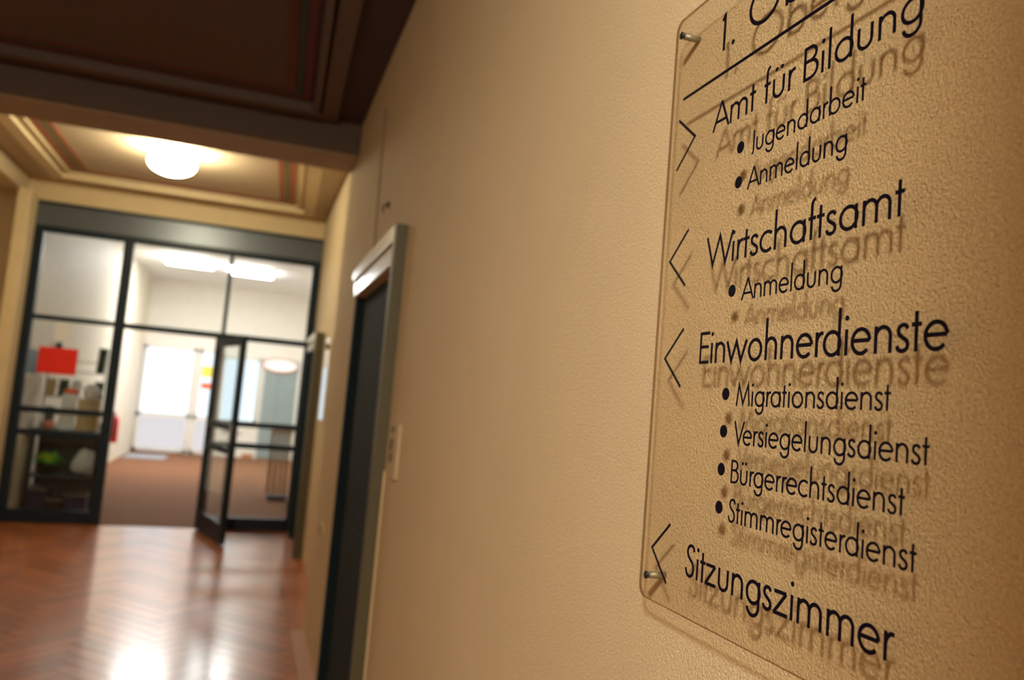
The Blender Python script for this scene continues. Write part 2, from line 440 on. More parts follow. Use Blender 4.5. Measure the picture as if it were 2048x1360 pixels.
door(1, XR, D1[0], D1[1], D1[2], 0.045, 0.045, 'dark petrol door with olive-grey jambs and white head in the right wall')
door(2, XR2, D2[0], D2[1], D2[2], 0.09, 0.085, 'second door frame on the right wall just before the glazed partition')
# pale strip painting the lit edge of the near jamb of door 1
bd = bx('lit_edge_strip', XR-0.005, XR+0.01, D1[0]-0.056, D1[0]-0.0455, 0, Z(-0.25), M['cream']); props(bd, kind='structure')

# ================================================================== FAR ROOM
RX0, RX1, RY1, RZ = -2.26, 1.9, 19.0, Z(2.26)
ff = bx('floor', RX0-0.3, RX1+0.3, P+0.02, RY1+0.2, -0.1, 0.0, M['carpet']); props(ff, 'matt brown floor of the hall beyond the glass', kind='structure')
w1 = bx('wall_left', RX0-0.3, RX0, P+0.1, RY1, 0, RZ+0.2, M['warm_wall']); props(w1, kind='structure')
w2 = bx('wall_right', RX1, RX1+0.3, P+0.1, RY1, 0, RZ+0.2, M['white_wall']); props(w2, kind='structure')
w4 = boxes('wall_front', [(0.9, RX1+0.3, P, P+0.1, 0, RZ+0.2), (RX0-0.3, 0.9, P+0.06, P+0.1, ZF, RZ+0.2)], M['white_wall']); props(w4, kind='structure')
c2 = bx('ceiling', RX0-0.3, RX1+0.3, P+0.1, RY1+0.3, RZ, RZ+0.3, M['white_ceiling']); props(c2, 'white ceiling of the hall beyond the glass', kind='structure')
w3 = bx('wall_far', RX0-0.3, RX1+0.3, RY1, RY1+0.3, 0, RZ+0.2, M['white_wall']); props(w3, 'white end wall of the hall beyond the glass', kind='structure')
sk = boxes('baseboard_far', [(RX0, -1.24, RY1-0.02, RY1, 0, 0.09), (0.0, RX1, RY1-0.02, RY1, 0, 0.09)], M['skirting']); props(sk, kind='structure')
# glazed doors and windows on the far wall
def far_window(n, x0, x1, z0, z1, rail, mats, label, frame=None, t=0.07):
    d = empty('window_%d' % n, ((x0+x1)/2, RY1, z0), label, None, kind='structure')
    fr = frame or M['grey_frame']
    boxes('window_frame', [(x0, x0+t, RY1-0.06, RY1, z0, z1), (x1-t, x1, RY1-0.06, RY1, z0, z1), (x0, x1, RY1-0.06, RY1, z1-t, z1), (x0, x1, RY1-0.06, RY1, z0, z0+t)] + ([(x0, x1, RY1-0.06, RY1, rail-0.04, rail+0.04)] if rail else []), fr, d)
    if rail:
        bx('pane', x0+t, x1-t, RY1-0.03, RY1-0.015, rail+0.04, z1-t, mats[0], d)
        bx('pane', x0+t, x1-t, RY1-0.03, RY1-0.015, z0+t, rail-0.04, mats[1], d)
    else:
        bx('pane', x0+t, x1-t, RY1-0.03, RY1-0.015, z0+t, z1-t, mats[0], d)
    return d
far_window(1, -2.24, -1.16, 0.03, Z(0.80), Z(-0.70), (M['day'], M['day_soft']), 'tall daylit frosted glass door at the far left end of the hall')
far_window(2, -1.10, -0.72, 0.03, Z(0.80), Z(-0.70), (M['day'], M['day_soft']), 'narrow daylit glass strip beside the far glass door')
far_window(3, -0.62, 0.22, 0.75, Z(0.72), None, (M['day'], M['day']), 'daylit window seen through the open door leaf')
# grey-green door with a pale surround, right part of the far wall
d3 = empty('door_3', (0.62, RY1, 0), 'grey-green door in the far right of the hall end wall', None, kind='structure')
boxes('door_frame', [(0.24, 0.30, RY1-0.05, RY1, 0, Z(0.70)), (1.02, 1.08, RY1-0.05, RY1, 0, Z(0.70)), (0.24, 1.08, RY1-0.05, RY1, Z(0.70), Z(0.76))], M['grey_frame'], d3)
bx('door_leaf', 0.30, 1.02, RY1-0.04, RY1, 0.01, Z(0.70), M['grey_blue'], d3, bevel=0.004)
# notices on the far wall strip
o = bx('notice', -1.02, -0.80, RY1-0.08, RY1-0.062, Z(0.20), Z(0.44), M['yellow']); props(o, 'yellow notice on the far glass strip, above the orange one', 'notice', 'notices on the far glass')
o = bx('notice', -1.0, -0.66, RY1-0.08, RY1-0.062, Z(-0.06), Z(0.07), M['orange']); props(o, 'orange notice on the far glass strip, below the yellow one', 'notice', 'notices on the far glass')
mt = bx('doormat', -2.2, -1.45, 17.3, 18.3, 0.0, 0.012, M['doormat'], bevel=0.004); props(mt, 'grey-blue doormat before the far glass door', 'mat')

# ceiling lights of the hall
for i, (xc, yc) in enumerate(((-1.28, 15.6), (-0.20, 15.9))):
    t = empty('ceiling_light', (xc, yc, RZ-0.07), ('long bright ceiling light in the hall, left of the two', 'long bright ceiling light in the hall, right of the two')[i], 'ceiling light', 'long lights on the hall ceiling')
    bx('housing', xc-0.44, xc+0.44, yc-0.42, yc+0.42, RZ-0.03, RZ, M['white_plastic'], t, bevel=0.006)
    bx('diffuser', xc-0.40, xc+0.40, yc-0.38, yc+0.38, RZ-0.075, RZ-0.03, M['tube'], t, bevel=0.01)
# glowing oval added for a lamp reflection above the grey-green door
t = empty('oval_reflection', (0.62, RY1-0.1, Z(0.60)), 'glowing oval with a pinkish rim, a painted reflection, above the grey-green door', 'reflection')
def ellipsoid(name, c, rx, ry, rz, m, parent, zmin=-1.0, seg=24, rg=12):
    bm = bmesh.new()
    bmesh.ops.create_uvsphere(bm, u_segments=seg, v_segments=rg, radius=1.0)
    bmesh.ops.scale(bm, vec=(rx, ry, rz), verts=bm.verts); bmesh.ops.translate(bm, vec=c, verts=bm.verts)
    return build(name, bm, m, parent, smooth=True)
M['reflection_glow'] = emit('glowing_reflection', (1.0, 0.88, 0.80), 1.6)
ellipsoid('rim', (0.62, RY1-0.07, Z(0.60)), 0.40, 0.03, 0.17, M['pinkish'], t)
ellipsoid('shade', (0.62, RY1-0.09, Z(0.60)), 0.36, 0.05, 0.13, M['reflection_glow'], t)  # glowing face of the painted reflection, not a lamp

# ================================================================== GLAZED PARTITION
gp = empty('glazed_partition', (-0.83, P, 0), 'blue-black framed glass partition across the corridor with an open doorway', 'partition')
Y0, Y1 = P-0.03, P+0.05
XL, XM1, XM2, XRr = -2.26, -1.365, -0.33, XR2
zt = Z(1.478)
def pb(name, x0, x1, z0, z1, m=None, y0=Y0, y1=Y1, bv=0.006):
    return bx(name, x0, x1, y0, y1, z0, z1, m or M['frame'], gp, bevel=bv)
pb('header_panel', XL, XRr, zt+0.03, Z(1.735), M['header'])['label'] = 'wide grey sheet-metal header'
pb('top_rail', XL, XRr, Z(1.735), Z(1.765), y0=Y0-0.01)
pb('top_rail', XL, XRr, zt-0.03, zt+0.03)
pb('post', XL, XL+0.09, 0, zt-0.03)
pb('post', XM1-0.05, XM1+0.05, 0, zt-0.03)
pb('post', XM2-0.03, XM2+0.035, 0, Z(0.53))
pb('mullion', XM2-0.02, XM2+0.02, Z(0.59), zt-0.03)
pb('post', XRr-0.09, XRr, 0, zt-0.03)
pb('transom', XL+0.09, XM1-0.05, Z(0.54), Z(0.59))
pb('transom', XM1+0.05, XRr-0.09, Z(0.53), Z(0.59))
for (a, b) in ((XL+0.09, XM1-0.05), (XM2+0.035, XRr-0.09)):
    pb('middle_rail', a, b, Z(-0.41), Z(-0.35)); pb('middle_rail', a, b, Z(-0.64), Z(-0.58))
    pb('bottom_rail', a, b, 0.0, 0.13)
for (a, b, c, d) in ((XL+0.09, XM1-0.05, Z(0.59), zt-0.03), (XM1+0.05, XM2-0.02, Z(0.59), zt-0.03), (XM2+0.02, XRr-0.09, Z(0.59), zt-0.03),
                     (XL+0.09, XM1-0.05, Z(-0.35), Z(0.54)), (XL+0.09, XM1-0.05, Z(-0.58), Z(-0.41)), (XL+0.09, XM1-0.05, 0.13, Z(-0.64)),
                     (XM2+0.035, XRr-0.09, Z(-0.35), Z(0.53)), (XM2+0.035, XRr-0.09, Z(-0.58), Z(-0.41)), (XM2+0.035, XRr-0.09, 0.13, Z(-0.64))):
    bx('glass_pane', a-0.004, b+0.004, P+0.004, P+0.012, c-0.004, d+0.004, M['glass'], gp)
# open leaf, hinged on the post right of the doorway, swung towards the viewer
L_, ang = 1.0, math.radians(-73)
gd = empty('glass_door', (-0.375, P-0.045, 0), 'open blue-black framed glass door leaf swung towards the viewer', 'door')
def db(name, u0, u1, z0, z1, m=None, t=0.024, bv=0.005, par=None):
    bm = bmesh.new(); box(bm, u0, u1, -t, t, z0, z1)
    if bv: bmesh.ops.bevel(bm, geom=[e for e in bm.edges], offset=bv, segments=2, affect='EDGES')
    bmesh.ops.recalc_face_normals(bm, faces=bm.faces)
    me = bpy.data.meshes.new(name); bm.to_mesh(me); bm.free()
    o = mesh_obj(name, me, m or M['frame'], par or gd); return o
gd.rotation_euler = (0, 0, ang)
ztd = Z(0.53)
db('stile', 0, 0.10, 0.012, ztd); db('stile', L_-0.10, L_, 0.012, ztd)
db('rail', 0.10, L_-0.10, ztd-0.10, ztd); db('rail', 0.10, L_-0.10, Z(-0.42), Z(-0.35)); db('rail', 0.10, L_-0.10, Z(-0.65), Z(-0.58))
db('rail', 0.10, L_-0.10, 0.012, 0.20)
for (a, b) in ((Z(-0.35), ztd-0.10), (Z(-0.58), Z(-0.42)), (0.20, Z(-0.65))):
    db('glass_pane', 0.096, L_-0.096, a-0.004, b+0.004, M['glass'], 0.004, 0)
for s in (-1, 1):
    bm = bmesh.new()
    box(bm, L_-0.09, L_-0.03, s*0.024 if s > 0 else -0.03, 0.03 if s > 0 else -0.024, 0.98, 1.16)
    bmesh.ops.recalc_face_normals(bm, faces=bm.faces)
    me = bpy.data.meshes.new('handle_plate'); bm.to_mesh(me); bm.free(); hp = mesh_obj('handle_plate', me, M['silver'], gd)
    tb = tube('handle', [(L_-0.06, s*0.026, 1.08), (L_-0.06, s*0.075, 1.08), (L_-0.19, s*0.075, 1.08)], 0.010, M['silver']); tb.parent = hp
for z in (0.25, 1.0, 1.85):
    db('hinge', -0.018, 0.006, z, z+0.10, M['silver'], 0.012, 0.002)

# ================================================================== LAMPS
def globe(loc, rimz, m, label, r=0.195):
    t = empty('ceiling_lamp', (loc[0], loc[1], rimz), label, 'ceiling lamp')
    lathe('base', [(r*0.55, 0.0), (r*0.62, -0.02), (r*0.62, -0.05)], M['white_plastic'], t, (loc[0], loc[1], rimz))
    prof = [(r*0.60, -0.035*r/0.195)]
    for i in range(0, 13):
        a = PI/2 - 0.6 - (PI - 0.6)*i/12
        prof.append((max(0.003, r*math.cos(a)), -0.125*r/0.195 + 0.105*r/0.195*math.sin(a)))
    lathe('shade', prof, m, t, (loc[0], loc[1], rimz), seg=40)
    return t
globe((-0.83, 7.35), ZF, M['globe'], 'round opal ceiling lamp glowing in the coffer before the partition')
pt_ = empty('pendant_lamp', (-0.70, -0.68, ZF), 'small pendant lamp with a metal cap in the bay behind the viewer', 'pendant lamp')
PZ = Z(1.20)
tube('cord', [(-0.70, -0.68, ZF), (-0.70, -0.68, PZ+0.19)], 0.005, M['black'], pt_)
lathe('rosette', [(0.05, 0.0), (0.045, -0.03), (0.01, -0.04)], M['white_plastic'], pt_, (-0.70, -0.68, ZF), seg=20)
lathe('cap', [(0.02, 0.20), (0.035, 0.17), (0.12, 0.125), (0.180, 0.010), (0.178, 0.008), (0.115, 0.118), (0.02, 0.13)], M['jamb'], pt_, (-0.70, -0.68, PZ), seg=32)
ellipsoid('bulb', (-0.70, -0.68, PZ), 0.12, 0.12, 0.12, M['globe_near'], pt_)

# ================================================================== THE SIGN
SX = 0.475        # plane of the printed face
sign = empty('information_sign', (SX, 0.6, Z(-0.206)), 'clear acrylic wayfinding sign with black German lettering on the right wall', 'sign')
def rounded(u0, u1, z0, z1, r, k=8):
    pts = []
    for (cx, cz, a0) in ((u1-r, z1-r, 0), (u0+r, z1-r, PI/2), (u0+r, z0+r, PI), (u1-r, z0+r, 1.5*PI)):
        for i in range(k+1):
            a = a0 + PI/2*i/k; pts.append((cx+r*math.cos(a), cz+r*math.sin(a)))
    return pts
def panel(name, x0, x1, poly, mats, parent):
    bm = bmesh.new()
    a = [bm.verts.new((x0, y, z)) for y, z in poly]; b = [bm.verts.new((x1, y, z)) for y, z in poly]; n = len(poly)
    f = bm.faces.new(a); f2 = bm.faces.new(b[::-1])
    for i in range(n):
        q = bm.faces.new((a[i], a[(i+1) % n], b[(i+1) % n], b[i])); q.material_index = 1
    return build(name, bm, mats, parent)
panel('acrylic_panel', SX, SX+0.0035, rounded(0.30, 0.896, Z(-0.2065), Z(0.5165), 0.014), [M['acrylic'], M['acrylic_edge']], sign)
for (y, z) in ((0.8805, 0.4945), (0.8790, -0.1800), (0.3155, 0.4945), (0.3155, -0.1800)):
    pn = lathe('standoff_pin', [(0.0042, 0.0), (0.0042, 0.5-SX-0.0035+0.001)], M['pin_body'], sign, (SX+0.0035, y, Z(z)), axis='X', seg=20)
    lathe('cap', [(0.0036, -0.0022), (0.0048, -0.0014), (0.0048, 0.0)], M['pin_cap'], pn, (SX, y, Z(z)), axis='X', seg=20)

# ---- stroke alphabet, cap height 1, after the geometric light sans on the sign
def arc(cx, cy, rx, ry, a0, a1, n=18):
    return [(cx+rx*math.cos(math.radians(a0+(a1-a0)*i/n)), cy+ry*math.sin(math.radians(a0+(a1-a0)*i/n))) for i in range(n+1)]
def smooth_curve(p, n=7):
    out = []
    for i in range(len(p)-1):
        p0, p1, p2, p3 = p[max(i-1, 0)], p[i], p[i+1], p[min(i+2, len(p)-1)]
        for k in range(n):
            t = k/n
            out.append(tuple(0.5*((2*p1[j]) + (-p0[j]+p2[j])*t + (2*p0[j]-5*p1[j]+4*p2[j]-p3[j])*t*t + (-p0[j]+3*p1[j]-3*p2[j]+p3[j])*t**3) for j in (0, 1)))
    out.append(p[-1]); return out
X_, A_, hw = 0.632, 1.175, 0.045
xc, rr = 0.316, 0.287
S_ = 0.125   # stem side bearing (from stem centre)
def bowl(x): return arc(x, xc, 0.28, rr, 0, 360, 36)
def nshape(x, w=0.437):
    r = w/2
    return [[(x, 0), (x, X_)], arc(x+r, X_-hw+0.014-r*1.02, r, r*1.02, 168, 0, 14) + [(x+w, 0)]]
def sshape(x, s=1.0, y=1.0):
    p = [(0.345, 0.515), (0.29, 0.585), (0.205, 0.603), (0.115, 0.565), (0.082, 0.475), (0.115, 0.39), (0.21, 0.325), (0.315, 0.25), (0.352, 0.16), (0.31, 0.065), (0.205, 0.028), (0.10, 0.062), (0.045, 0.145)]
    return smooth_curve([(x+a*s, b*y) for a, b in p])
DOT = 'dot'
def glyphs():
    G = {}
    G[' '] = (0.34, [])
    G['E'] = (0.56, [[(hw, 0), (hw, 1)], [(hw, hw), (0.54, hw)], [(hw, 1-hw), (0.54, 1-hw)], [(hw, 0.53), (0.50, 0.53)]])
    G['A'] = (0.90, [[(0.03, 0), (0.45, 0.965)], [(0.45, 0.965), (0.87, 0)], [(0.16, 0.29), (0.74, 0.29)]])
    G['W'] = (1.44, [[(0.03, 1), (0.40, 0.03), (0.735, 0.96), (1.07, 0.03), (1.41, 1)]])
    G['w'] = (1.04, [[(0.02, X_), (0.27, 0.03), (0.50, X_-0.03), (0.75, 0.03), (1.0, X_)]])
    G['V'] = (0.72, [[(0.02, 1), (0.35, 0.03), (0.70, 1)]])
    G['M'] = (1.02, [[(0.04, 0), (0.17, 0.93), (0.50, 0.10), (0.82, 0.93), (0.95, 0)]])
    G['B'] = (0.60, [[(hw, 0), (hw, 1)], [(hw, 1-hw), (0.24, 1-hw)] + arc(0.24, 0.755, 0.225, 0.20, 90, -90, 14) + [(hw, 0.555)], [(0.24, 0.555)] + arc(0.26, 0.30, 0.27, 0.255, 90, -90, 14) + [(hw, hw)]])
    G['J'] = (0.14, [[(0.03, 1), (0.03, 0.10)] + arc(-0.10, 0.10, 0.13, 0.16, 0, -80, 8)])
    G['S'] = (0.56, [smooth_curve([(0.475, 0.80), (0.42, 0.925), (0.30, 0.965), (0.17, 0.915), (0.115, 0.78), (0.155, 0.65), (0.27, 0.545), (0.40, 0.445), (0.47, 0.29), (0.42, 0.11), (0.27, 0.03), (0.12, 0.09), (0.04, 0.26)])])
    G['O'] = (1.26, [arc(0.59, 0.5, 0.53, 0.47, 0, 360, 48)])
    G['R'] = (0.62, [[(hw, 0), (hw, 1)], [(hw, 1-hw), (0.26, 1-hw)] + arc(0.26, 0.735, 0.23, 0.22, 90, -90, 14) + [(hw, 0.515)], [(0.26, 0.515), (0.57, 0)]])
    G['G'] = (1.10, [arc(0.53, 0.5, 0.485, 0.47, 42, 358, 44) + [(0.56, 0.48)]])
    G['C'] = (0.92, [arc(0.53, 0.5, 0.485, 0.47, 48, 312, 36)])
    G['H'] = (0.80, [[(hw, 0), (hw, 1)], [(0.66, 0), (0.66, 1)], [(hw, 0.53), (0.66, 0.53)]])
    G['1'] = (0.42, [[(0.12, 0), (0.12, 1)], [(0.01, 0.83), (0.12, 0.955)]])
    G['.'] = (0.34, [(DOT, 0.09, 0.055)])
    G['i'] = (2*S_, [[(S_, 0), (S_, X_)], (DOT, S_, 0.905)])
    G['l'] = (2*S_, [[(S_, 0), (S_, A_)]])
    G['n'] = (2*S_+0.437, nshape(S_))
    G['h'] = (2*S_+0.437, [[(S_, 0), (S_, A_)], nshape(S_)[1]])
    G['m'] = (2*S_+0.79, nshape(S_, 0.395) + [nshape(S_+0.395, 0.395)[1]])
    G['u'] = (2*S_+0.42, [[(S_, X_)] + [(S_, 0.24)] + arc(S_+0.21, 0.24, 0.21, 0.21, 180, 360, 18) + [(S_+0.42, X_)]])
    G['ü'] = (2*S_+0.42, [G['u'][1][0], (DOT, S_+0.10, 0.90), (DOT, S_+0.33, 0.90)])
    G['o'] = (0.76, [bowl(0.055+0.325)])
    G['d'] = (S_+0.055+0.565, [bowl(0.055+0.325), [(0.62, 0), (0.62, A_)]])
    G['a'] = (S_+0.055+0.565, [bowl(0.055+0.325), [(0.62, 0), (0.62, X_)]])
    G['b'] = (S_+0.055+0.565, [bowl(S_+0.24), [(S_, 0), (S_, A_)]])
    G['g'] = (S_+0.055+0.565, [bowl(0.055+0.325), [(0.62, X_), (0.62, -0.06)] + arc(0.38, -0.06, 0.24, 0.235, 0, -172, 18)])
    G['e'] = (0.70, [[(0.635, 0.335), (0.075, 0.335)], [(0.635, 0.335)] + arc(0.355, xc, 0.28, rr, 6, 318, 32)])
    G['c'] = (0.60, [arc(0.365, xc, 0.29, rr, 48, 312, 28)])
    G['r'] = (0.36, [[(S_, 0), (S_, X_)], smooth_curve([(S_, 0.38), (S_+0.045, 0.50), (S_+0.13, 0.585), (S_+0.235, 0.59)])])
    G['s'] = (0.45, [sshape(0.02)])
    G['t'] = (0.32, [[(0.15, 0), (0.15, 0.88)], [(0.02, 0.592), (0.295, 0.592)]])
    G['f'] = (0.34, [[(0.15, 0), (0.15, 0.95)] + arc(0.29, 0.95, 0.14, 0.16, 180, 95, 8), [(0.03, 0.592), (0.31, 0.592)]])
    G['z'] = (0.62, [[(0.06, X_-hw), (0.53, X_-hw)], [(0.53, X_-hw), (0.07, hw)], [(0.04, hw), (0.59, hw)]])
    return G
G = glyphs()
def ribbon(pts, w):
    pts = [Vector(p) for p in pts]
    q = [pts[0]]
    for p in pts[1:]:
        if (p-q[-1]).length > 1e-5: q.append(p)
    pts = q; closed = (pts[0]-pts[-1]).length < 1e-4 and len(pts) > 3
    if closed: pts = pts[:-1]
    n = len(pts); Lf, Rt = [], []
    for i, p in enumerate(pts):
        if closed: a, b = pts[i-1], pts[(i+1) % n]
        else: a, b = pts[max(i-1, 0)], pts[min(i+1, n-1)]
        d1 = (p-a).normalized() if (p-a).length else (b-p).normalized()
        d2 = (b-p).normalized() if (b-p).length else d1
        n1, n2 = Vector((-d1.y, d1.x)), Vector((-d2.y, d2.x))
        mi = (n1+n2); mi = mi.normalized() if mi.length > 1e-6 else n1
        k = w/2/max(0.3, mi.dot(n1))
        Lf.append(p+mi*k); Rt.append(p-mi*k)
    quads = [(Lf[i], Rt[i], Rt[(i+1) % n], Lf[(i+1) % n]) for i in range(n if closed else n-1)]
    return quads
TH = 0.0003
def extr(bm, poly, jit=0.0):
    # poly in (y, z); front at SX-TH, back on the panel
    a = [bm.verts.new((SX-TH-jit, y, z)) for y, z in poly]; b = [bm.verts.new((SX-0.00002, y, z)) for y, z in poly]; n = len(poly)
    bm.faces.new(a); bm.faces.new(b[::-1])
    for i in range(n): bm.faces.new((a[i], a[(i+1) % n], b[(i+1) % n], b[i]))
def text_line(s, cap, yl, yr, z, stroke=0.098):
    # natural width, then squeeze to the measured left and right edges
    x = 0; items = []; li = -1
    for i, ch in enumerate(s):
        adv, st_ = G[ch]
        if i == 0 and ch in 'il': x -= S_-hw
        li += 1
        for k in st_: items.append((x, k, li))
        x += adv
        if ch == 'r' and i+1 < len(s) and s[i+1] in 'degaoc': x -= 0.055
        if ch in 'VW' and i+1 < len(s) and s[i+1] in 'eia': x -= 0.10
        if ch == 'A': x -= 0.05
        if ch == 'f' and i+1 < len(s) and s[i+1] == 't': x -= 0.01
        if ch == 't' and i+1 < len(s) and s[i+1] == 'z': x -= 0.04
    ends = []
    for x0, k, q in items:
        if k[0] == DOT: ends += [x0+k[1]-0.065, x0+k[1]+0.065]
        else: ends += [x0+p[0] for p in k]
    lo, hi = min(ends), max(ends)
    first, last = s[0], s[-1]
    lo -= hw if first in 'EBil' else 0.03; hi += 0.04
    lo = min(lo, 0) if first in 'EB' else lo
    kx = (yl-yr)/(hi-lo)
    line = bpy.data.objects.new('text_line', None); C.objects.link(line); line.empty_display_size = 0.01
    line.parent = sign; line.location = Vector((SX, yl, Z(z))) - world_origin(sign)
    line['label'] = 'black lettering reading %s' % s
    for q in sorted(set(t[2] for t in items)):
        bm = bmesh.new(); j = q
        for x0, k, qq in items:
            if qq != q: continue
            j += 1
            if k[0] == DOT:
                c = arc(0, 0, 0.066*cap, 0.066*cap, 0, 345, 23)
                extr(bm, [(yl-(x0+k[1]-lo)*kx-a, Z(z+k[2]*cap)+b) for a, b in c], (j % 5)*1e-5)
            else:
                pts = [((x0+p[0]-lo)*kx, p[1]*cap) for p in k]
                for qd in ribbon(pts, stroke*cap):
                    extr(bm, [(yl-v.x, Z(z+v.y)) for v in qd], (j % 5)*1e-5)
        build('letter', bm, M['print'], line)
    return line
BC, SC = 0.0350, 0.0236
text_line('1. Obergeschoss', 0.0455, 0.7865, 0.355, 0.4328, 0.10)
text_line('Amt für Bildung', 0.0342, 0.7925, 0.4868, 0.3388, 0.100)
text_line('Jugendarbeit', SC, 0.7125, 0.5465, 0.2924)
text_line('Anmeldung', SC, 0.7165, 0.5672, 0.2536)
text_line('Wirtschaftsamt', BC*0.985, 0.7895, 0.4973, 0.1802, 0.100)
text_line('Anmeldung', SC, 0.7155, 0.5652, 0.1353)
text_line('Einwohnerdienste', 0.0355, 0.7900, 0.4518, 0.0711, 0.100)
text_line('Migrationsdienst', SC, 0.7135, 0.5037, 0.0255)
text_line('Versiegelungsdienst', SC, 0.7140, 0.4643, -0.0135)
text_line('Bürgerrechtsdienst', SC, 0.7152, 0.4855, -0.0529)
text_line('Stimmregisterdienst', SC, 0.7162, 0.4725, -0.0921)
text_line('Sitzungszimmer', BC, 0.7920, 0.4898, -0.1620, 0.100)
for z in (0.2924, 0.2536, 0.1353, 0.0255, -0.0135, -0.0529, -0.0921):
    bm = bmesh.new(); extr(bm, [(0.7333+a, Z(z+0.0122)+b) for a, b in arc(0, 0, 0.0066, 0.0066, 0, 350, 35)])
    build('bullet_dot', bm, M['print'], sign)
for i, (pts) in enumerate((((0.8734, 0.3802), (0.8317, 0.3476), (0.8716, 0.3150)), ((0.8322, 0.2336), (0.8730, 0.2001), (0.8325, 0.1657)),
             ((0.8286, 0.1141), (0.8691, 0.0800), (0.8282, 0.0456)), ((0.8299, -0.1125), (0.8694, -0.1456), (0.8315, -0.1795)))):
    bm = bmesh.new()
    for qd in ribbon(pts, 0.0034): extr(bm, [(v.x, Z(v.y)) for v in qd])
    o = build('arrow_mark', bm, M['print'], sign); o['label'] = 'black chevron pointing right' if i == 0 else 'black chevron pointing left'
bm = bmesh.new(); extr(bm, [(0.8665, Z(0.4032)), (0.335, Z(0.4032)), (0.335, Z(0.4070)), (0.8665, Z(0.4070))])
build('divider_line', bm, M['print'], sign)

# ================================================================== THINGS ON THE RIGHT WALL
# second acrylic sign, seen edge-on beyond the corner
s2 = empty('door_sign', (XR2-0.02, 7.0, Z(-0.2)), 'small clear acrylic sign seen edge-on beside the second door frame', 'sign')
panel('acrylic_panel', XR2-0.035, XR2-0.031, [(y, z) for y, z in rounded(6.75, 7.25, Z(-0.20), Z(0.50), 0.012)], [M['acrylic'], M['acrylic_edge']], s2)
for (y, z) in ((6.78, 0.46), (6.78, -0.16), (7.22, 0.46), (7.22, -0.16)):
    lathe('standoff_pin', [(0.005, 0.0), (0.005, 0.032)], M['pin_body'], s2, (XR2-0.031, y, Z(z)), axis='X', seg=12)
# switch plate by the first door
sw = empty('wall_switch', (XR, 2.76, Z(-0.265)), 'cream wall switch plate with dark keys beside the near door jamb', 'switch')
panel('plate', XR-0.010, XR+0.001, rounded(2.685, 2.825, Z(-0.262), Z(-0.072), 0.012), [M['beigewall'], M['beigewall']], sw)
for (z0, z1) in ((-0.105, -0.085), (-0.165, -0.125), (-0.205, -0.175)):
    bx('key', XR-0.014, XR-0.009, 2.77, 2.81, Z(z0), Z(z1), M['jamb'], sw, bevel=0.002)
# coat hook above the door
hk = empty('wall_hook', (XR, 3.51, Z(0.855)), 'small dark hook on the wall above the near door', 'hook')
lathe('rosette', [(0.016, 0.0), (0.014, -0.008), (0.006, -0.010)], M['black'], hk, (XR, 3.51, Z(0.865)), axis='X', seg=16)
tube('prong', [(XR-0.006, 3.51, Z(0.865)), (XR-0.022, 3.51, Z(0.862)), (XR-0.028, 3.51, Z(0.843)), (XR-0.018, 3.51, Z(0.83))], 0.004, M['black'], hk)
# cable duct running up from the door head
cb = tube('cable', [(XR-0.003, 3.83, Z(0.66)), (XR-0.003, 3.86, Z(0.9)), (XR-0.003, 3.90, Z(1.2)), (XR-0.003, 3.91, Z(1.45))], 0.0032, M['cable'])
props(cb, 'thin dark cable running up the wall from the near door head', 'cable')
# two small sockets low on the wall beyond the door
for i, y in enumerate((4.86, 4.98)):
    sk = empty('wall_socket', (XR, y, Z(-0.78)), ('small round wall socket, nearer of the two beyond the near door', 'small round wall socket, farther of the two beyond the near door')[i], 'socket', 'sockets low on the right wall')
    lathe('rim', [(0.036, 0.001), (0.036, -0.006), (0.030, -0.009)], M['cream'], sk, (XR, y, Z(-0.78)), axis='X', seg=20)
    lathe('insert', [(0.024, -0.008), (0.022, -0.011)], M['jamb'], sk, (XR, y, Z(-0.78)), axis='X', seg=20)

# ================================================================== BEHIND THE LEFT GLASS
o = bx('red_notice', -2.075, -1.715, P-0.002, P+0.002, Z(-0.005), Z(0.265), M['red']); props(o, 'bright red notice stuck on the left glass pane', 'notice')
o = bx('white_notice', -1.96, -1.80, P-0.002, P+0.002, Z(0.33), Z(0.52), M['paper']); props(o, 'white sheet stuck on the left glass above the red notice', 'notice')
o = bx('wall_notice', RX0, RX0+0.004, 9.72, 10.30, Z(-0.02), Z(0.24), M['blue_paper']); props(o, 'blue-grey notice on the hall side wall left of the red notice', 'notice')
o = lathe('wall_ornament', [(0.03, 0.0), (0.045, 0.03), (0.03, 0.06)], M['navy'], None, (RX0, 10.95, Z(0.34)), axis='X', seg=16); props(o, 'small dark round ornament on the hall side wall above the red notice', 'ornament')
# table with leaflets
YT = 10.3
tbl = empty('leaflet_table', (-1.90, YT, 0), 'dark low table with leaflets behind the left glass', 'table')
bx('table_top', -2.24, -1.52, YT-0.25, YT+0.30, 0.86, 0.90, M['shelf'], tbl, bevel=0.005)
bx('shelf', -2.20, -1.56, YT-0.20, YT+0.25, 0.36, 0.385, M['shelf'], tbl, bevel=0.004)
bx('back_panel', -2.24, -1.50, YT+0.265, YT+0.29, 0.01, 0.86, M['shelf'], tbl)
for (x, y) in ((-2.22, YT-0.23), (-1.56, YT-0.23), (-2.22, YT+0.26), (-1.56, YT+0.26)):
    bx('leg', x, x+0.035, y, y+0.035, 0, 0.86, M['frame'], tbl)
rk = empty('brochure_rack', (-1.95, YT+0.1, 0.90), 'grey wire rack of brochures on the table behind the left glass', 'rack')
for x in (-2.22, -1.62):
    tube('upright', [(x, YT+0.15, 0.90), (x, YT+0.22, 1.85)], 0.008, M['rack'], rk)
for z in (0.93, 1.25, 1.55):
    tube('tier', [(-2.22, YT+0.10, z), (-1.62, YT+0.10, z)], 0.006, M['rack'], rk)
    tube('tier', [(-2.22, YT+0.16, z+0.12), (-1.62, YT+0.16, z+0.12)], 0.006, M['rack'], rk)
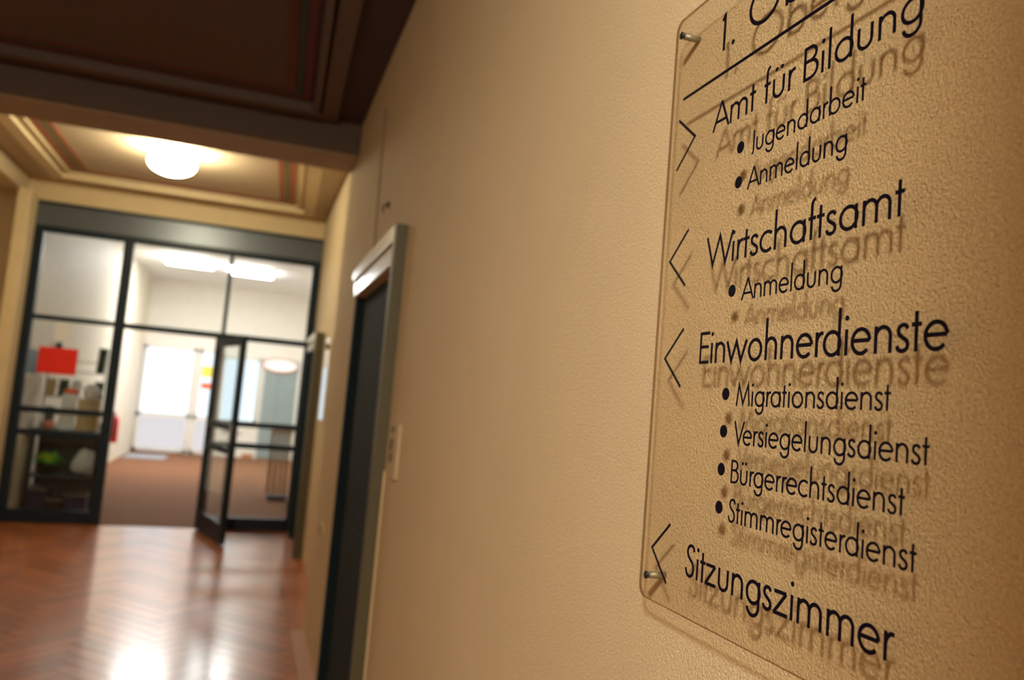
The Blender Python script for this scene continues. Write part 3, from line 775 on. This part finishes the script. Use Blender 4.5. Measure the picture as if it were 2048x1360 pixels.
cols = [('pale blue', 'blue_paper'), ('beige', 'beige'), ('white', 'paper'), ('beige', 'green_paper'), ('orange', 'orange'), ('salmon', 'pinkish'), ('white', 'paper'), ('dark green', 'green_paper')]
def brochure(x, z, key, label, w=0.10, h=0.20):
    bm = bmesh.new(); box(bm, -w/2, w/2, -0.006, 0.006, 0, h)
    me = bpy.data.meshes.new('brochure'); bmesh.ops.recalc_face_normals(bm, faces=bm.faces); bm.to_mesh(me); bm.free()
    o = mesh_obj('brochure', me, M[key]); o.location = (x, YT+0.125, z+0.008); o.rotation_euler = (math.radians(-12), 0, 0)
    props(o, label, 'brochure', 'brochures in the rack behind the glass')
brochure(-2.17, 1.55, 'blue_paper', 'blue-grey brochure at the left end of the rack top tier', 0.08, 0.24)
brochure(-2.05, 1.55, 'beige', 'beige brochure on the rack top tier behind the red notice')
brochure(-1.67, 1.55, 'green_paper', 'dark green brochure at the right end of the rack top tier', 0.09, 0.30)
brochure(-2.16, 1.25, 'beige', 'beige brochure at the left end of the rack middle tier')
brochure(-2.03, 1.25, 'green_paper', 'dark green brochure in the rack middle tier')
brochure(-1.90, 1.25, 'paper', 'white brochure in the rack middle tier')
brochure(-1.66, 1.25, 'green_paper', 'dark green brochure at the right end of the rack middle tier')
brochure(-2.14, 0.93, 'shelf', 'grey-green brochure in the rack lowest tier')
brochure(-1.99, 0.93, 'paper', 'white brochure in the rack lowest tier')
brochure(-1.70, 0.93, 'beige', 'beige brochure in the rack lowest tier')
# crumpled bags and packets on the table
def lump(name, c, r, m, label, cat, seed, group=None):
    rnd = random.Random(seed); bm = bmesh.new()
    bmesh.ops.create_icosphere(bm, subdivisions=3, radius=1.0)
    dirs = [Vector((rnd.uniform(-1, 1), rnd.uniform(-1, 1), rnd.uniform(-1, 1))).normalized() for _ in range(14)]
    for v in bm.verts:
        k = 1 + 0.10*sum(math.sin(5*v.co.dot(d)+i) for i, d in enumerate(dirs))/3
        v.co = Vector((v.co.x*r[0]*k, v.co.y*r[1]*k, max(v.co.z, -0.75)*r[2]*k))
    mn = min(v.co.z for v in bm.verts)
    for v in bm.verts: v.co += Vector((c[0], c[1], c[2]-mn))
    o = build(name, bm, m, smooth=True); props(o, label, cat, group); return o
lump('paper_bag', (-1.69, YT-0.10, 1.31-0.06), (0.09, 0.07, 0.09), M['paper'], 'white crumpled bag on the carton behind the left glass', 'bag', 3)
crt = bx('carton', -1.80, -1.58, YT-0.2, YT, 0.90, 1.25, M['beige'], bevel=0.004); props(crt, 'beige carton standing on the table behind the left glass', 'box')
ob = bx('orange_packet', -1.96, -1.83, YT-0.22, YT-0.10, 0.90, 1.30, M['paper'], bevel=0.004); props(ob, 'white box under the orange packet behind the left glass', 'box')
op = lump('orange_packet', (-1.88, YT-0.16, 1.30), (0.08, 0.05, 0.035), M['orange'], 'orange packet lying on the white box behind the left glass', 'packet', 5)
sp = lump('salmon_packet', (-2.08, YT-0.14, 0.90), (0.07, 0.06, 0.05), M['pinkish'], 'salmon packet on the left of the table behind the glass', 'packet', 6)
# plant on the lower shelf
pl = empty('potted_plant', (-2.05, YT-0.05, 0.385), 'bright green leafy plant in a dark pot behind the left glass', 'plant')
lathe('pot', [(0.075, 0.0), (0.10, 0.10), (0.105, 0.105), (0.095, 0.105), (0.09, 0.09)], M['pot'], pl, (-2.05, YT-0.05, 0.386), seg=24)
for i in range(34):
    a = random.uniform(0, 2*PI); rr_ = random.uniform(0.07, 0.21); z0 = 0.48; top = 0.53 + 0.17*(1-rr_/0.22) + random.uniform(-0.02, 0.03)
    bm = bmesh.new(); n = 5; pv = None
    dx, dy = math.cos(a), math.sin(a)
    for k in range(n+1):
        t = k/n; d = 0.02 + rr_*t; zz = z0 + (top-z0)*math.sin(min(1, t*1.15)*PI/2) - 0.03*t*t
        wd = 0.036*math.sin(PI*min(0.98, t*0.9+0.08))
        c = Vector((-2.05+dx*d, YT-0.05+dy*d, zz)); s = Vector((-dy, dx, 0))*wd
        row = [bm.verts.new(c-s), bm.verts.new(c+Vector((0, 0, -wd*0.3))), bm.verts.new(c+s)]
        if pv:
            bm.faces.new((pv[0], pv[1], row[1], row[0])); bm.faces.new((pv[1], pv[2], row[2], row[1]))
        pv = row
    build('leaf', bm, M['leaf_yellow'] if (math.sin(a) < -0.2 and rr_ < 0.16) else M['leaf'], pl, smooth=True)
wb_ = lump('white_bag', (-1.68, YT-0.05, 0.385), (0.13, 0.10, 0.16), M['paper'], 'white bag on the right of the table lower shelf', 'bag', 8)
for i, (x0, x1, h, key, lab) in enumerate(((-2.20, -2.02, 0.24, 'navy', 'navy crate on the floor under the table, left of three'), (-2.00, -1.84, 0.13, 'black', 'black crate on the floor under the table, middle of three'), (-1.82, -1.60, 0.19, 'navy', 'navy crate on the floor under the table, right of three'))):
    c = empty('crate', ((x0+x1)/2, YT, 0), lab, 'crate', 'crates under the leaflet table')
    bx('body', x0, x1, YT-0.17, YT+0.12, 0.002, h, M[key], c, bevel=0.006)
    boxes('rim', [(x0-0.008, x1+0.008, YT-0.178, YT-0.165, h-0.02, h+0.005), (x0-0.008, x1+0.008, YT+0.115, YT+0.128, h-0.02, h+0.005), (x0-0.008, x0+0.006, YT-0.165, YT+0.115, h-0.02, h+0.005), (x1-0.006, x1+0.008, YT-0.165, YT+0.115, h-0.02, h+0.005)], M['rack'], c)

# fire extinguisher on the hall's left wall
fx, fy, fz = -2.03, 14.5, Z(-1.04)
ex = empty('fire_extinguisher', (fx, fy, fz), 'red fire extinguisher hanging on the left wall of the hall', 'fire extinguisher')
lathe('cylinder', [(0.07, 0.0), (0.085, 0.02), (0.085, 0.36), (0.06, 0.42), (0.03, 0.45)], M['ext_red'], ex, (fx, fy, fz))
lathe('valve', [(0.022, 0.44), (0.022, 0.49), (0.012, 0.50)], M['black'], ex, (fx, fy, fz), seg=16)
bx('lever', fx-0.015, fx+0.015, fy-0.12, fy+0.02, fz+0.485, fz+0.50, M['black'], ex)
tube('hose', [(fx, fy-0.02, fz+0.465), (fx+0.03, fy-0.11, fz+0.42), (fx+0.03, fy-0.125, fz+0.25), (fx+0.02, fy-0.10, fz+0.08)], 0.012, M['black'], ex)
bx('bracket', RX0, fx-0.07, fy-0.04, fy+0.04, fz+0.15, fz+0.30, M['black'], ex)

# slatted wooden bench end behind the right glass
bn = empty('wooden_rack', (0.50, 12.0, 0), 'slatted wooden rack with a dark foot behind the right glass', 'rack')
for i in range(4):
    bx('slat', 0.38+i*0.075, 0.425+i*0.075, 11.98, 12.02, 0.06, 0.93, M['wood'], bn, bevel=0.003)
bx('top_bar', 0.36, 0.67, 11.96, 12.04, 0.93, 0.98, M['wood'], bn, bevel=0.004)
bx('foot', 0.40, 0.66, 11.85, 12.15, 0.0, 0.06, M['navy'], bn, bevel=0.01)
